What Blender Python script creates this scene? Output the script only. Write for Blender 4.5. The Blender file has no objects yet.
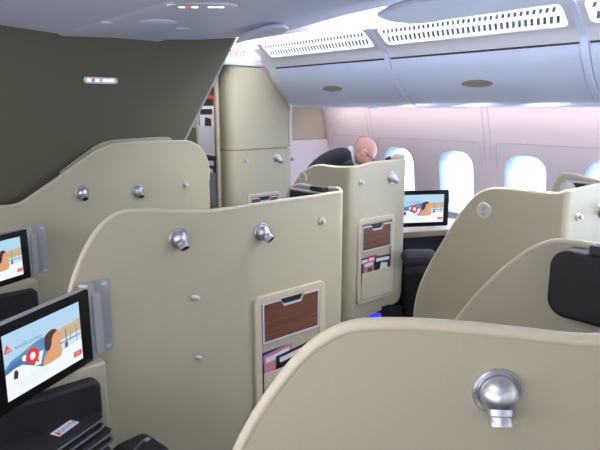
import bpy, bmesh, math, random
from mathutils import Vector as V, Matrix
random.seed(4)
C = bpy.context.scene.collection
PI = math.pi
# ------------------------------------------------------------------ camera
F = 570.0; PITCH = math.atan(117/570); YAW = math.radians(40.7); EYE = 1.65
cam = bpy.data.cameras.new('camera'); co = bpy.data.objects.new('camera', cam); C.objects.link(co)
co.location = (0, 0, EYE); co.rotation_euler = (PI/2-PITCH, 0, -YAW)
cam.sensor_width = 36; cam.lens = F/600*36; cam.clip_start = 0.02
bpy.context.scene.camera = co
FW = V((math.sin(YAW), math.cos(YAW), 0)); RT = V((math.cos(YAW), -math.sin(YAW), 0)); UP = V((0, 0, 1))
E0 = V((0, 0, EYE))
def ray(u, v):
    a = (u-300)/F; b = -(v-225)/F
    cp, sp = math.cos(PITCH), math.sin(PITCH)
    return RT*a + FW*(cp+b*sp) + UP*(b*cp-sp)
def onY(u, v, Y): r = ray(u, v); return E0 + r*(Y/r.y)
def onX(u, v, X): r = ray(u, v); return E0 + r*(X/r.x)
def onZ(u, v, Z): r = ray(u, v); return E0 + r*((Z-EYE)/r.z)
def onD(u, v, D): r = ray(u, v); return E0 + r*(D/r.dot(FW))
def onP(u, v, P0, n): r = ray(u, v); return E0 + r*((P0-E0).dot(n)/r.dot(n))

# ------------------------------------------------------------------ materials
def srgb(c):
    return tuple((x/12.92 if x <= .04045 else ((x+.055)/1.055)**2.4) for x in (k/255 for k in c))
def mat(name, col, rough=.5, metal=0, noise=0, nscale=60, bump=0, bscale=300, emit=0, spec=.5, coat=0):
    m = bpy.data.materials.new(name); m.use_nodes = True
    nt = m.node_tree; b = nt.nodes['Principled BSDF']
    c = srgb(col) + (1,)
    b.inputs['Base Color'].default_value = c
    b.inputs['Roughness'].default_value = rough; b.inputs['Metallic'].default_value = metal
    b.inputs['Specular IOR Level'].default_value = spec
    b.inputs['Coat Weight'].default_value = coat
    if emit:
        b.inputs['Emission Color'].default_value = c; b.inputs['Emission Strength'].default_value = emit
        b.inputs['Base Color'].default_value = (.02, .02, .02, 1)
    if noise or bump:
        tc = nt.nodes.new('ShaderNodeTexCoord')
    if noise:
        n = nt.nodes.new('ShaderNodeTexNoise'); n.inputs['Scale'].default_value = nscale; n.inputs['Detail'].default_value = 4
        nt.links.new(tc.outputs['Object'], n.inputs['Vector'])
        r = nt.nodes.new('ShaderNodeMixRGB'); r.blend_type = 'MIX'
        r.inputs[1].default_value = tuple(x*(1-noise) for x in c[:3])+(1,)
        r.inputs[2].default_value = tuple(min(1, x*(1+noise)) for x in c[:3])+(1,)
        nt.links.new(n.outputs['Fac'], r.inputs[0]); nt.links.new(r.outputs[0], b.inputs['Base Color'])
    if bump:
        n2 = nt.nodes.new('ShaderNodeTexNoise'); n2.inputs['Scale'].default_value = bscale
        nt.links.new(tc.outputs['Object'], n2.inputs['Vector'])
        bp = nt.nodes.new('ShaderNodeBump'); bp.inputs['Strength'].default_value = bump; bp.inputs['Distance'].default_value = .002
        nt.links.new(n2.outputs['Fac'], bp.inputs['Height']); nt.links.new(bp.outputs[0], b.inputs['Normal'])
    return m
M = {}
M['shell'] = mat('beige_shell', (177, 168, 143), .5, noise=.05, nscale=220, bump=.12, bscale=500, spec=.4)
M['rim'] = mat('cream_edge', (196, 184, 158), .4)
M['silver'] = mat('brushed_silver', (205, 205, 210), .4, 1)
M['alu'] = mat('grey_aluminium', (172, 172, 174), .45, .3)
M['knob'] = mat('satin_grey_knob', (196, 194, 188), .35, .5)
M['dark'] = mat('nozzle_dark', (25, 25, 27), .5)
M['olive'] = mat('olive_panel', (92, 88, 72), .75, noise=.08, nscale=250, spec=.25)
M['ceil'] = mat('ceiling_panel', (204, 207, 226), .5, noise=.03, nscale=200)
M['white'] = mat('cabin_white', (226, 227, 230), .45)
M['bin'] = mat('bin_white', (216, 225, 246), .32)
M['wall'] = mat('sidewall', (238, 226, 232), .55)
M['wallB'] = mat('divider_tan', (192, 180, 164), .6)
M['joint'] = mat('joint_brown', (140, 124, 100), .6)
M['groove'] = mat('seam_dark', (45, 46, 52), .7)
M['seam'] = mat('seam_grey', (205, 196, 208), .6)
M['leather'] = mat('black_upholstery', (24, 24, 25), .6, bump=.3, bscale=220)
M['charcoal'] = mat('charcoal_fabric', (46, 46, 52), .85, noise=.15, nscale=300)
M['blackgloss'] = mat('black_bezel', (12, 12, 14), .22)
M['carpet'] = mat('dark_carpet', (40, 39, 42), .95, noise=.2, nscale=180)
M['slot'] = mat('grille_slot', (122, 128, 146), .7)
M['lightpanel'] = mat('light_diffuser', (232, 240, 255), .5, emit=1.3)
M['piping'] = mat('grey_piping', (92, 92, 98), .8)
M['black'] = mat('black_cloth', (17, 17, 20), .85, noise=.2, nscale=200)
M['jacket'] = mat('dark_jacket', (30, 34, 40), .85)
M['shirt'] = mat('white_collar', (225, 228, 235), .7)
M['skin'] = mat('skin', (236, 176, 160), .5, noise=.06, nscale=25)
M['hairgrey'] = mat('grey_hair', (180, 165, 155), .7)
M['handle'] = mat('bin_latch', (176, 170, 160), .35, .4)
M['reveal'] = mat('window_reveal', (150, 164, 210), .5)  # white frame; the blue cast of window light is put into its colour
M['badge'] = mat('clear_disc', (194, 190, 178), .3)
M['badgetext'] = mat('disc_figures', (110, 110, 112), .5)
M['rackwhite'] = mat('rack_white', (200, 200, 206), .5)
M['rackgrey'] = mat('rack_grey', (140, 142, 150), .5)
M['signred'] = mat('sign_red', (214, 58, 66), .5, emit=.9)
M['signwhite'] = mat('sign_white', (255, 255, 255), .5, emit=1.4)
M['signyel'] = mat('sign_icon', (240, 245, 225), .5, emit=1.3)
M['exitplate'] = mat('exit_plate', (238, 240, 246), .5, emit=1.0)
M['blue_led'] = mat('blue_led', (48, 42, 225), .5, emit=1.3)
for n, c in dict(red=(200, 40, 45), blue=(40, 60, 130), paper=(220, 222, 226), ink=(28, 28, 34), pink=(190, 120, 130), plum=(96, 62, 72), skyb=(130, 160, 200), orange=(190, 80, 50)).items():
    M['mag_'+n] = mat('cover_'+n, c, .35)
for n, c in dict(sky=(176, 212, 236), pale=(206, 228, 244), white=(240, 246, 252), hill=(92, 140, 184), sea=(60, 118, 170), tan=(200, 178, 140), red=(226, 50, 44), hair=(70, 44, 40), skin=(224, 160, 112), wood=(150, 110, 80), grey=(120, 130, 150), brown=(110, 92, 84)).items():
    M['s_'+n] = mat('screen_'+n, c, .4, emit=.72)
def wood():
    m = mat('wood_veneer', (110, 70, 50), .35); nt = m.node_tree; b = nt.nodes['Principled BSDF']
    tc = nt.nodes.new('ShaderNodeTexCoord'); mp = nt.nodes.new('ShaderNodeMapping'); mp.inputs['Scale'].default_value = (1.2, 1.2, 26)
    n = nt.nodes.new('ShaderNodeTexNoise'); n.inputs['Scale'].default_value = 3; n.inputs['Detail'].default_value = 6
    r = nt.nodes.new('ShaderNodeValToRGB')
    r.color_ramp.elements[0].color = srgb((88, 52, 38))+(1,); r.color_ramp.elements[1].color = srgb((122, 78, 58))+(1,)
    r.color_ramp.elements[0].position = .3; r.color_ramp.elements[1].position = .7
    nt.links.new(tc.outputs['Object'], mp.inputs[0]); nt.links.new(mp.outputs[0], n.inputs['Vector'])
    nt.links.new(n.outputs['Fac'], r.inputs[0]); nt.links.new(r.outputs[0], b.inputs['Base Color'])
    return m
M['wood'] = wood()
def glass():
    m = bpy.data.materials.new('window_glass'); m.use_nodes = True; nt = m.node_tree
    nt.nodes.remove(nt.nodes['Principled BSDF']); o = nt.nodes['Material Output']
    t = nt.nodes.new('ShaderNodeBsdfTransparent'); g = nt.nodes.new('ShaderNodeBsdfGlossy'); g.inputs['Roughness'].default_value = .05
    mx = nt.nodes.new('ShaderNodeMixShader'); mx.inputs[0].default_value = .06
    nt.links.new(t.outputs[0], mx.inputs[1]); nt.links.new(g.outputs[0], mx.inputs[2]); nt.links.new(mx.outputs[0], o.inputs[0])
    return m
M['glass'] = glass()

# ------------------------------------------------------------------ mesh helpers (all vertices in world space)
class Fr:                                   # a frame: origin, right, up, normal (towards the viewer)
    def __init__(s, O, ex, ez, en): s.O, s.ex, s.ez, s.en = V(O), V(ex).normalized(), V(ez).normalized(), V(en).normalized()
    def p(s, x, z, d=0): return s.O + s.ex*x + s.ez*z + s.en*d
def frY(Y): return Fr((0, Y, 0), (1, 0, 0), (0, 0, 1), (0, -1, 0))
def frX(X): return Fr((X, 0, 0), (0, -1, 0), (0, 0, 1), (-1, 0, 0))
def frn(P, n):                              # frame at P on a vertical surface with normal n
    n = V(n).normalized(); ex = UP.cross(n).normalized()
    return Fr(P, ex, n.cross(ex), n)
class MB:
    def __init__(s): s.v, s.f, s.m = [], [], []
    def add(s, vs, fs, mi=0):
        b = len(s.v); s.v += [tuple(x) for x in vs]; s.f += [tuple(b+i for i in f) for f in fs]; s.m += [mi]*len(fs); return s
    def prism(s, fr, loop, d0, d1, mi=0):
        n = len(loop)
        vs = [fr.p(x, z, d0) for x, z in loop]+[fr.p(x, z, d1) for x, z in loop]
        fs = [tuple(range(n))[::-1], tuple(range(n, 2*n))]+[(i, (i+1) % n, n+(i+1) % n, n+i) for i in range(n)]
        return s.add(vs, fs, mi)
    def ring(s, fr, lo, li, d0, d1, mi=0):   # outer and inner loops with the same count
        n = len(lo)
        vs = [fr.p(x, z, d) for l, d in ((lo, d0), (lo, d1), (li, d1), (li, d0)) for x, z in l]
        fs = []
        for k in range(4):
            a, b = k*n, ((k+1) % 4)*n
            fs += [(a+i, a+(i+1) % n, b+(i+1) % n, b+i) for i in range(n)]
        return s.add(vs, fs, mi)
    def box(s, x0, x1, y0, y1, z0, z1, mi=0):
        return s.prism(Fr((0, 0, 0), (1, 0, 0), (0, 1, 0), (0, 0, 1)), [(x0, y0), (x1, y0), (x1, y1), (x0, y1)], z0, z1, mi)
    def tube(s, pts, r, n=8, mi=0, closed=False, sq=1.0):
        pts = [V(p) for p in pts]; L = len(pts); vs = []; prev = None
        for i, p in enumerate(pts):
            a = pts[(i-1) % L] if closed else pts[max(0, i-1)]; b = pts[(i+1) % L] if closed else pts[min(L-1, i+1)]
            t = (b-a).normalized()
            if prev is None:
                ref = UP if abs(t.z) < .9 else V((1, 0, 0)); nn = (ref-t*ref.dot(t)).normalized()
            else:
                nn = (prev-t*prev.dot(t)); nn = nn.normalized() if nn.length > 1e-6 else prev
            prev = nn; bb = t.cross(nn)
            rr = r[i] if isinstance(r, (list, tuple)) else r
            vs += [p+(nn*math.cos(2*PI*k/n)*sq+bb*math.sin(2*PI*k/n))*rr for k in range(n)]
        fs = [(i*n+k, i*n+(k+1) % n, ((i+1) % L)*n+(k+1) % n, ((i+1) % L)*n+k) for i in range(L if closed else L-1) for k in range(n)]
        if not closed: fs += [tuple(range(n))[::-1], tuple((L-1)*n+k for k in range(n))]
        return s.add(vs, fs, mi)
    def lathe(s, O, axis, prof, n=24, mi=0):  # prof: (radius, distance along axis)
        ax = V(axis).normalized(); ref = UP if abs(ax.z) < .9 else V((1, 0, 0))
        a = (ref-ax*ref.dot(ax)).normalized(); b = ax.cross(a); O = V(O)
        vs = [O+ax*d+(a*math.cos(2*PI*k/n)+b*math.sin(2*PI*k/n))*max(r, 1e-5) for r, d in prof for k in range(n)]
        fs = [(i*n+k, i*n+(k+1) % n, (i+1)*n+(k+1) % n, (i+1)*n+k) for i in range(len(prof)-1) for k in range(n)]
        fs += [tuple(range(n))[::-1], tuple((len(prof)-1)*n+k for k in range(n))]
        return s.add(vs, fs, mi)
    def text(s, fr, txt, x, z, h, d=.0006, mi=0, shear=0, wide=1.0, centre=False):
        cu = bpy.data.curves.new('t', 'FONT'); cu.body = txt; cu.size = h*1.4; cu.shear = shear
        if centre: cu.align_x = 'CENTER'
        ob = bpy.data.objects.new('t', cu); C.objects.link(ob)
        dg = bpy.context.evaluated_depsgraph_get(); me = ob.evaluated_get(dg).to_mesh()
        vs = [fr.p(x+v.co.x*wide, z+v.co.y, d) for v in me.vertices]; fs = [tuple(p.vertices) for p in me.polygons]
        s.add(vs, fs, mi); bpy.data.objects.remove(ob); bpy.data.curves.remove(cu); return s
WO = {}
def obj(name, mb, m, parent=None, smooth=35, bevel=0, kind=None, base=None):
    ms = m if isinstance(m, list) else [m]
    if parent is not None: O = WO[parent.name]
    elif base is not None: O = V(base)
    else:
        xs = [v[0] for v in mb.v]; ys = [v[1] for v in mb.v]; zs = [v[2] for v in mb.v]
        O = V(((min(xs)+max(xs))/2, (min(ys)+max(ys))/2, min(zs)))
    me = bpy.data.meshes.new(name); me.from_pydata([tuple(V(v)-O) for v in mb.v], [], mb.f)
    for x in ms: me.materials.append(x if not isinstance(x, str) else M[x])
    me.polygons.foreach_set('material_index', mb.m)
    bm = bmesh.new(); bm.from_mesh(me); bmesh.ops.remove_doubles(bm, verts=bm.verts, dist=1e-6)
    bmesh.ops.recalc_face_normals(bm, faces=bm.faces); bm.to_mesh(me); bm.free()
    me.shade_smooth(); me.set_sharp_from_angle(angle=math.radians(smooth))
    o = bpy.data.objects.new(name, me); C.objects.link(o); WO[o.name] = O
    if parent is not None: o.parent = parent
    else: o.location = O
    if bevel:
        bv = o.modifiers.new('b', 'BEVEL'); bv.width = bevel; bv.segments = 3; bv.limit_method = 'ANGLE'; bv.angle_limit = math.radians(40)
    if kind: o['kind'] = kind
    return o
def tag(o, label, cat, group=None):
    o['label'] = label; o['category'] = cat
    if group: o['group'] = group
    return o
def thing(name, label, cat, loc, group=None):
    o = bpy.data.objects.new(name, None); C.objects.link(o); o.location = loc; o.empty_display_size = .1
    WO[o.name] = V(loc); return tag(o, label, cat, group)
def rrect(x0, x1, z0, z1, r, n=6):
    out = []
    for cx, cz, a0 in ((x1-r, z1-r, 0), (x0+r, z1-r, 90), (x0+r, z0+r, 180), (x1-r, z0+r, 270)):
        for k in range(n+1):
            a = math.radians(a0+90*k/n); out.append((cx+r*math.cos(a), cz+r*math.sin(a)))
    return out
def catmull(pts, sub=6):
    P = [pts[0]+(pts[0]-pts[1])]+list(pts)+[pts[-1]+(pts[-1]-pts[-2])]; out = []
    for i in range(1, len(P)-2):
        p0, p1, p2, p3 = P[i-1:i+3]
        t0 = 0; t1 = t0+max((p1-p0).length, 1e-6)**.5; t2 = t1+max((p2-p1).length, 1e-6)**.5; t3 = t2+max((p3-p2).length, 1e-6)**.5
        for k in range(sub):
            t = t1+(t2-t1)*k/sub
            A1 = p0*((t1-t)/(t1-t0))+p1*((t-t0)/(t1-t0)); A2 = p1*((t2-t)/(t2-t1))+p2*((t-t1)/(t2-t1)); A3 = p2*((t3-t)/(t3-t2))+p3*((t-t2)/(t3-t2))
            B1 = A1*((t2-t)/(t2-t0))+A2*((t-t0)/(t2-t0)); B2 = A2*((t3-t)/(t3-t1))+A3*((t-t1)/(t3-t1))
            out.append(B1*((t2-t)/(t2-t1))+B2*((t-t1)/(t2-t1)))
    out.append(pts[-1]); return out
def shell(parent, pts, t=.024, side=1, zb=0.0, smooth_sub=6, rimr=.014, m='shell', rim='rim', inset=True):
    """a standing curved panel: pts is its top edge, the panel runs from there down to zb (a number or a function of the point)"""
    P = catmull([V(p) for p in pts], smooth_sub)
    pl = [V((p.x, p.y, 0)) for p in P]; N = len(P); nor = []
    for i in range(N):
        a, b = i, i
        while a > 0 and (pl[a]-pl[i]).length < .004: a -= 1
        while b < N-1 and (pl[b]-pl[i]).length < .004: b += 1
        tt = pl[b]-pl[a]; tt = tt.normalized() if tt.length > 1e-6 else V((1, 0, 0))
        nor.append(V((-tt.y, tt.x, 0))*side)
    zf = zb if callable(zb) else (lambda p: zb)
    # the outline is the outer edge of the rounded trim: pull the panel's edge in by the trim's radius
    Q = []
    for i, p in enumerate(P):
        T = P[min(N-1, i+1)]-P[max(0, i-1)]; T.normalize(); up = T.cross(nor[i])*side
        Q.append(p-up.normalized()*rimr*.85)
    P = Q
    rows = []
    for p, n in zip(P, nor):
        z0 = min(zf(p), p.z-.004)
        rows.append([V((p.x, p.y, z0)), p, p+n*t, V((p.x+n.x*t, p.y+n.y*t, z0))])
    mb = MB(); vs = [q for r in rows for q in r]; fs = []
    for i in range(N-1):
        for k in range(4): fs.append((i*4+k, i*4+(k+1) % 4, (i+1)*4+(k+1) % 4, (i+1)*4+k))
    fs += [(0, 1, 2, 3), ((N-1)*4+3, (N-1)*4+2, (N-1)*4+1, (N-1)*4)]
    mb.add(vs, fs); s = obj('shell', mb, m, parent, smooth=40)
    rp = [p+n*t*.5 for p, n in zip(P, nor)]
    keep = [rp[0]]
    for q in rp[1:]:
        if (q-keep[-1]).length > .004: keep.append(q)
    r = obj('edge_trim', MB().tube(keep, rimr, 10, sq=.8), rim, parent, smooth=60)
    return s, r
def reading_light(parent, P, n, aim=None, sc=1.0):
    n = V(n).normalized(); aim = (n*1.0+V((0, 0, -.95))+ (aim or V((0, 0, 0)))).normalized()
    R = .044*sc
    mb = MB().lathe(P, n, [(R, -.004), (R, .004*sc), (R*.93, .008*sc), (R*.78, .007*sc), (R*.74, .004*sc)], 32)
    cen = V(P)+n*.012*sc
    br = .033*sc
    mb.lathe(cen, n, [(br*math.cos(a), br*math.sin(a)) for a in [i*PI/2/10 for i in range(-3, 11)]], 32)
    o = obj('reading_light', mb, 'silver', parent, smooth=50)
    nz = MB().lathe(cen, aim, [(.021*sc, .022*sc), (.0215*sc, .036*sc), (.0195*sc, .038*sc), (.0195*sc, .042*sc), (.021*sc, .044*sc), (.0205*sc, .053*sc), (.0175*sc, .054*sc), (.017*sc, .050*sc)], 24)
    obj('light_nozzle', nz, 'silver', o, smooth=40)
    obj('lamp_lens', MB().lathe(cen, aim, [(.0172*sc, .046*sc), (.0172*sc, .0525*sc)], 20), 'dark', o)
    return o
def knob(parent, P, n, R=.019, m='knob'):
    return obj('coat_hook', MB().lathe(P, n, [(R, -.003), (R, .004), (R*.9, .009), (R*.55, .010), (R*.5, .016), (R*.62, .02), (R*.6, .026), (R*.3, .029)], 24), m, parent, smooth=40)
def pocket(parent, fr, x0, x1, z0, z1, dz0, dz1, pz, mags=()):
    """literature pocket: raised surround, hinged wood door with a finger notch, magazine slot and pocket front"""
    w = x1-x0; b = w*.085
    o = obj('literature_pocket', MB().ring(fr, rrect(x0, x1, z0, z1, .035), rrect(x0+b, x1-b, z0+b*.8, z1-b, .012), -.004, .016), 'rim', parent, bevel=.004)
    obj('pocket_back', MB().prism(fr, rrect(x0+b*.8, x1-b*.8, z0+b*.7, z1-b*.8, .012), .001, .004), 'shell', o)
    a0, a1 = x0+b*1.15, x1-b*1.15; W = a1-a0; nh = .03
    def doorloop(i):
        l = [(a0+i, dz0+i), (a1-i, dz0+i), (a1-i, dz1-i), (a0+W*.72-i*.6, dz1-i), (a0+W*.66, dz1-nh-i), (a0+W*.36, dz1-nh-i), (a0+W*.30+i*.6, dz1-i), (a0+i, dz1-i)]
        return l
    obj('door_recess', MB().prism(fr, rrect(a0-.006, a1+.006, dz0-.004, dz1+.008, .008), .0035, .006), 'dark', o)
    d = obj('pocket_door', MB().prism(fr, doorloop(.007), .006, .014), 'wood', o)
    obj('door_trim', MB().ring(fr, doorloop(0), doorloop(.008), .006, .017), 'rackwhite', o)
    obj('pocket_front', MB().prism(fr, [(a0, z0+b), (a1, z0+b), (a1, pz), (a1-.012, pz-.004), (a0+.012, pz-.004), (a0, pz)], .018, .022), 'rim', o, bevel=.002)
    return o
def magazine(fr, x0, x1, z0, z1, d, cols, label, group, tilt=0, name='magazine', th=.003, title=None):
    c = V(((x0+x1)/2, 0, (z0+z1)/2)); ct, st = math.cos(tilt), math.sin(tilt)
    f2 = Fr(fr.p((x0+x1)/2, z0, d), fr.ex*ct+fr.ez*st, fr.ez*ct-fr.ex*st, fr.en)
    w, h = (x1-x0)/2, z1-z0
    mb = MB().prism(f2, [(-w, 0), (w, 0), (w, h), (-w, h)], 0, th, 0)
    mb.prism(f2, [(-w*.85, h*.80), (w*.8, h*.80), (w*.8, h*.93), (-w*.85, h*.93)], th, th+.0004, 1)
    mb.prism(f2, [(-w*.5, h*.2), (w*.75, h*.25), (w*.6, h*.7), (-w*.2, h*.74)], th, th+.0004, 2)
    o = obj(name, mb, ['mag_'+k for k in cols]); return tag(o, label, 'magazine', group)

# ------------------------------------------------------------------ setting
obj('floor', MB().box(-1.6, 4.5, -1.6, 7.2, -.06, 0), 'carpet', kind='structure')
ZP = [(0, 4.28), (.3, 4.335), (.7, 4.345), (1.0, 4.325), (1.2, 4.285), (1.35, 4.25), (1.5, 4.215), (1.66, 4.165), (1.85, 4.07), (2.1, 3.9), (2.45, 3.55)]
def wr(z):
    for (a, ra), (b, rb) in zip(ZP, ZP[1:]):
        if a <= z <= b: return ra+(rb-ra)*(z-a)/(b-a)
    return ZP[-1][1] if z > 1 else ZP[0][1]
WIN = [-.94, -.30, .34, .98, 1.62, 2.26, 2.90, 3.54]
WZ0, WZ1, WH = .76, 1.245, .138
def wloop(yc, g, n=7): return rrect(yc-WH-g, yc+WH+g, WZ0-g, WZ1+g, .10+g*.8, n)
mb = MB()
def wq(ys, zs):
    vs = [V((wr(z), y, z)) for z in zs for y in ys]; n = len(ys)
    mb.add(vs, [(j*n+i, j*n+i+1, (j+1)*n+i+1, (j+1)*n+i) for j in range(len(zs)-1) for i in range(n-1)])
zt = [1.38+i*(2.45-1.38)/12 for i in range(13)]; zl = [0, .2, .4, .6, .68]
wq([-1.6, 7.2], zt); wq([-1.6, 7.2], zl)
zm = [.68, .8, .9, 1.0, 1.1, 1.2, 1.3, 1.38]
edge = -1.6
for yc in WIN:
    a, b = yc-.32, yc+.32
    wq([edge, a], zm) if a-edge > .01 else None
    edge = b
    lp = wloop(yc, .035, 7); N = len(lp)
    cz = (WZ0+WZ1)/2; outer = []
    for y, z in lp:                       # project each contour point out to the bay's rectangle
        dy, dz = y-yc, z-cz; k = min(.32/abs(dy) if abs(dy) > 1e-6 else 9, ((1.38-cz) if dz > 0 else (cz-.68))/abs(dz) if abs(dz) > 1e-6 else 9)
        outer.append((yc+dy*k, cz+dz*k))
    R = 5; vs = []
    for j in range(R+1):
        for (y, z), (Y, Z) in zip(lp, outer):
            q = j/R; yy, zz = y+(Y-y)*q, z+(Z-z)*q; vs.append(V((wr(zz), yy, zz)))
    mb.add(vs, [(j*N+i, j*N+(i+1) % N, (j+1)*N+(i+1) % N, (j+1)*N+i) for j in range(R) for i in range(N)])
    # corner triangles of the bay
    for sy in (-1, 1):
        for sz, zc in ((1, 1.38), (-1, .68)):
            cy = yc+.32*sy
            cand = sorted([p for p in outer if (p[0]-yc)*sy > 0 and (p[1]-cz)*sz > 0], key=lambda p: abs(p[0]-cy)+abs(p[1]-zc))
            e1 = [p for p in outer if abs(p[0]-cy) < 1e-4 and (p[1]-cz)*sz > 0]; e2 = [p for p in outer if abs(p[1]-zc) < 1e-4 and (p[0]-yc)*sy > 0]
            if e1 and e2:
                p1 = min(e1, key=lambda p: abs(p[1]-zc)); p2 = min(e2, key=lambda p: abs(p[0]-cy))
                mb.add([V((wr(z), y, z)) for y, z in (p1, p2, (cy, zc))], [(0, 1, 2)])
wq([edge, 7.2], zm)
wall = obj('wall_right', mb, 'wall', kind='structure', smooth=50)
for k, yc in enumerate(WIN):
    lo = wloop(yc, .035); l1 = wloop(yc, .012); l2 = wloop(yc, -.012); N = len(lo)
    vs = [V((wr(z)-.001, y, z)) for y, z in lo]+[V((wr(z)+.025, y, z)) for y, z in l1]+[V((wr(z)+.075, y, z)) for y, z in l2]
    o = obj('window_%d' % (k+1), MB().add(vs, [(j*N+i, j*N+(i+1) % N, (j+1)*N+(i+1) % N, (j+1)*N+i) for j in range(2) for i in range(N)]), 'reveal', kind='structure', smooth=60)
    g = MB().add([V((wr(z)+.074, y, z)) for y, z in l2], [tuple(range(N))]); obj('window_pane', g, 'glass', o)
# joints and inset outlines of the sidewall
tn = 0
for y0 in (-.01, 1.27, 2.55, 3.83):
    tn += 1; m = MB()
    for dy in (0, .055):
        m.tube([(wr(z)-.001, y0+dy, z) for z in [i*.1 for i in range(17)]+[1.655]], .0035, 6)
    obj('trim_%d' % tn, m, 'seam', kind='structure')
for y0, y1 in ((.08, 1.22), (1.36, 2.50), (2.64, 3.78), (3.92, 4.42)):
    tn += 1
    lp = rrect(y0, y1, .35, 1.375, .05, 5)
    # walk the outline with enough points to follow the curved wall
    pts = []
    for (a, b) in zip(lp, lp[1:]+lp[:1]):
        nseg = max(1, int(math.hypot(b[0]-a[0], b[1]-a[1])/.08))
        for q in range(nseg): pts.append((a[0]+(b[0]-a[0])*q/nseg, a[1]+(b[1]-a[1])*q/nseg))
    obj('trim_%d' % tn, MB().tube([(wr(z)-.0005, y, z) for y, z in pts], .003, 6, closed=True), 'seam', kind='structure')
# other walls, out of view, that close the cabin
obj('wall_left', MB().box(-1.65, -1.6, -1.6, 7.2, 0, 2.45), 'wall', kind='structure')
obj('wall_rear', MB().box(-1.6, 4.4, -1.65, -1.6, 0, 2.45), 'white', kind='structure')
obj('wall_far', MB().box(-1.6, 4.4, 7.2, 7.25, 0, 2.45), 'white', kind='structure')
# class divider at the right behind the closet
dv = thing('class_divider', 'tan and white divider wall beyond the man, between tall closet and side windows', 'partition', (3.85, 4.53, 0))
def divloop(z0, z1): return [(3.52, z0)]+[(wr(z0+(z1-z0)*i/10)-.012, z0+(z1-z0)*i/10) for i in range(11)]+[(3.52, z1)]
obj('upper_panel', MB().prism(frY(4.5), divloop(1.335, 1.66), -.05, 0), 'wallB', dv)
obj('lower_panel', MB().prism(frY(4.5), divloop(0, 1.325), -.05, .01), 'wall', dv)
kb = onY(292, 159, 4.49); knob(dv, kb, (0, -1, 0), .022)
# upper ceiling
obj('ceiling', MB().box(-1.6, 4.4, -1.6, 7.2, 2.45, 2.5), 'white', kind='structure')
# dropped ceiling panel: profile taken where it meets the olive bulkhead
BY = 3.75
prof = [onY(u, v, BY) for u, v in ((-40, 21), (0, 25), (30, 29.5), (57, 33.5))]
prof2 = [onY(u, v, BY) for u, v in ((57, 33.5), (62, 36), (110, 37.5), (158, 41.3), (164, 39.5), (200, 39.5), (235, 38))]
def loft(name, pr, y0, y1, thick, m, edge_shift=0):
    ys = [y0+(y1-y0)*i/24 for i in range(25)]; n = len(pr); vs = []
    for y in ys:
        ex_ = [(3.75, 0), (3.24, .065), (2.38, -.155), (2.04, -.19), (-1.7, -.3)]; q = 0
        for (ya_, a_), (yb_, b_) in zip(ex_, ex_[1:]):
            if ya_ >= y >= yb_: q = a_+(b_-a_)*(ya_-y)/(ya_-yb_)
        for i, p in enumerate(pr):
            sh = q*edge_shift if i >= n-4 else 0
            vs.append(V((p.x+sh, y, p.z)))
    top = [v+V((0, 0, thick)) for v in vs]; b = len(vs)
    fs = []
    for j in range(24):
        for i in range(n-1):
            a = j*n+i; fs += [(a, a+1, a+n+1, a+n), (b+a, b+a+n, b+a+n+1, b+a+1)]
        fs += [(j*n, (j+1)*n, b+(j+1)*n, b+j*n), (j*n+n-1, b+j*n+n-1, b+(j+1)*n+n-1, (j+1)*n+n-1)]
    for j in (0, 24): fs += [(j*n+i, j*n+i+1, b+j*n+i+1, b+j*n+i) for i in range(n-1)]
    return obj(name, MB().add(vs+top, fs), m, kind='structure')
pl = [V((-1.6, BY, prof[0].z-.05))]+prof
loft('trim_20', pl, BY, -1.6, .04, 'ceil')
pr2 = prof2+[prof2[-1]+V((.03, 0, .01)), prof2[-1]+V((.05, 0, .03))]
loft('trim_21', pr2, BY, -1.6, .04, 'ceil', 1)
def ceil_z(x):
    pr = pl+pr2
    for a, b in zip(pr, pr[1:]):
        if a.x <= x <= b.x: return a.z+(b.z-a.z)*(x-a.x)/max(b.x-a.x, 1e-6)
    return 2.15
def on_ceil(u, v):
    z = 2.12
    for _ in range(12): p = onZ(u, v, z); z = ceil_z(p.x)
    return V((p.x, p.y, z))
FC = lambda P: Fr(P, RT, FW, (0, 0, -1))    # a frame on the ceiling, right and away as seen on boarding
# passenger service signs on the ceiling
P = on_ceil(202, 5.5); fc = FC(P)
sg = thing('seatbelt_sign', 'lit oval seat belt sign panel on the lavender ceiling at top', 'sign', P)
def ell(a, b, n=28, cx=0, cz=0): return [(cx+a*math.cos(2*PI*k/n), cz+b*math.sin(2*PI*k/n)) for k in range(n)]
obj('sign_panel', MB().prism(fc, ell(.155, .075), -.004, .006), 'ceil', sg, bevel=.003)
def icon(cx, kind, s=1.0):
    m = MB()
    if kind == 'smoke':
        m.prism(fc, [(cx-.05*s, -.006), (cx-.016*s, -.006), (cx-.016*s, .008), (cx-.05*s, .008)], .006, .009, 0)
        m.prism(fc, [(cx+.014*s, -.006), (cx+.05*s, -.006), (cx+.05*s, .008), (cx+.014*s, .008)], .006, .009, 0)
        m.ring(fc, ell(.017*s, .019*s, 20, cx), ell(.010*s, .012*s, 20, cx), .006, .0095, 1)
        m.prism(fc, [(cx-.011*s, .007), (cx-.008*s, .011), (cx+.011*s, -.007), (cx+.008*s, -.011)], .006, .0095, 1)
    else:
        m.prism(fc, rrect(cx-.034*s, cx-.006*s, -.012*s, .012*s, .006*s), .006, .009, 0)
        m.prism(fc, rrect(cx+.006*s, cx+.036*s, -.010*s, .014*s, .006*s), .006, .009, 0)
        m.prism(fc, [(cx-.01*s, -.004), (cx+.01*s, -.004), (cx+.01*s, .004), (cx-.01*s, .004)], .006, .009, 0)
    return m
obj('no_smoking_icon', icon(-.06, 'smoke', .85), ['signwhite', 'signred'], sg)
obj('belt_icon', icon(.06, 'belt', 1.0), ['signyel', 'signred'], sg)
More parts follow.
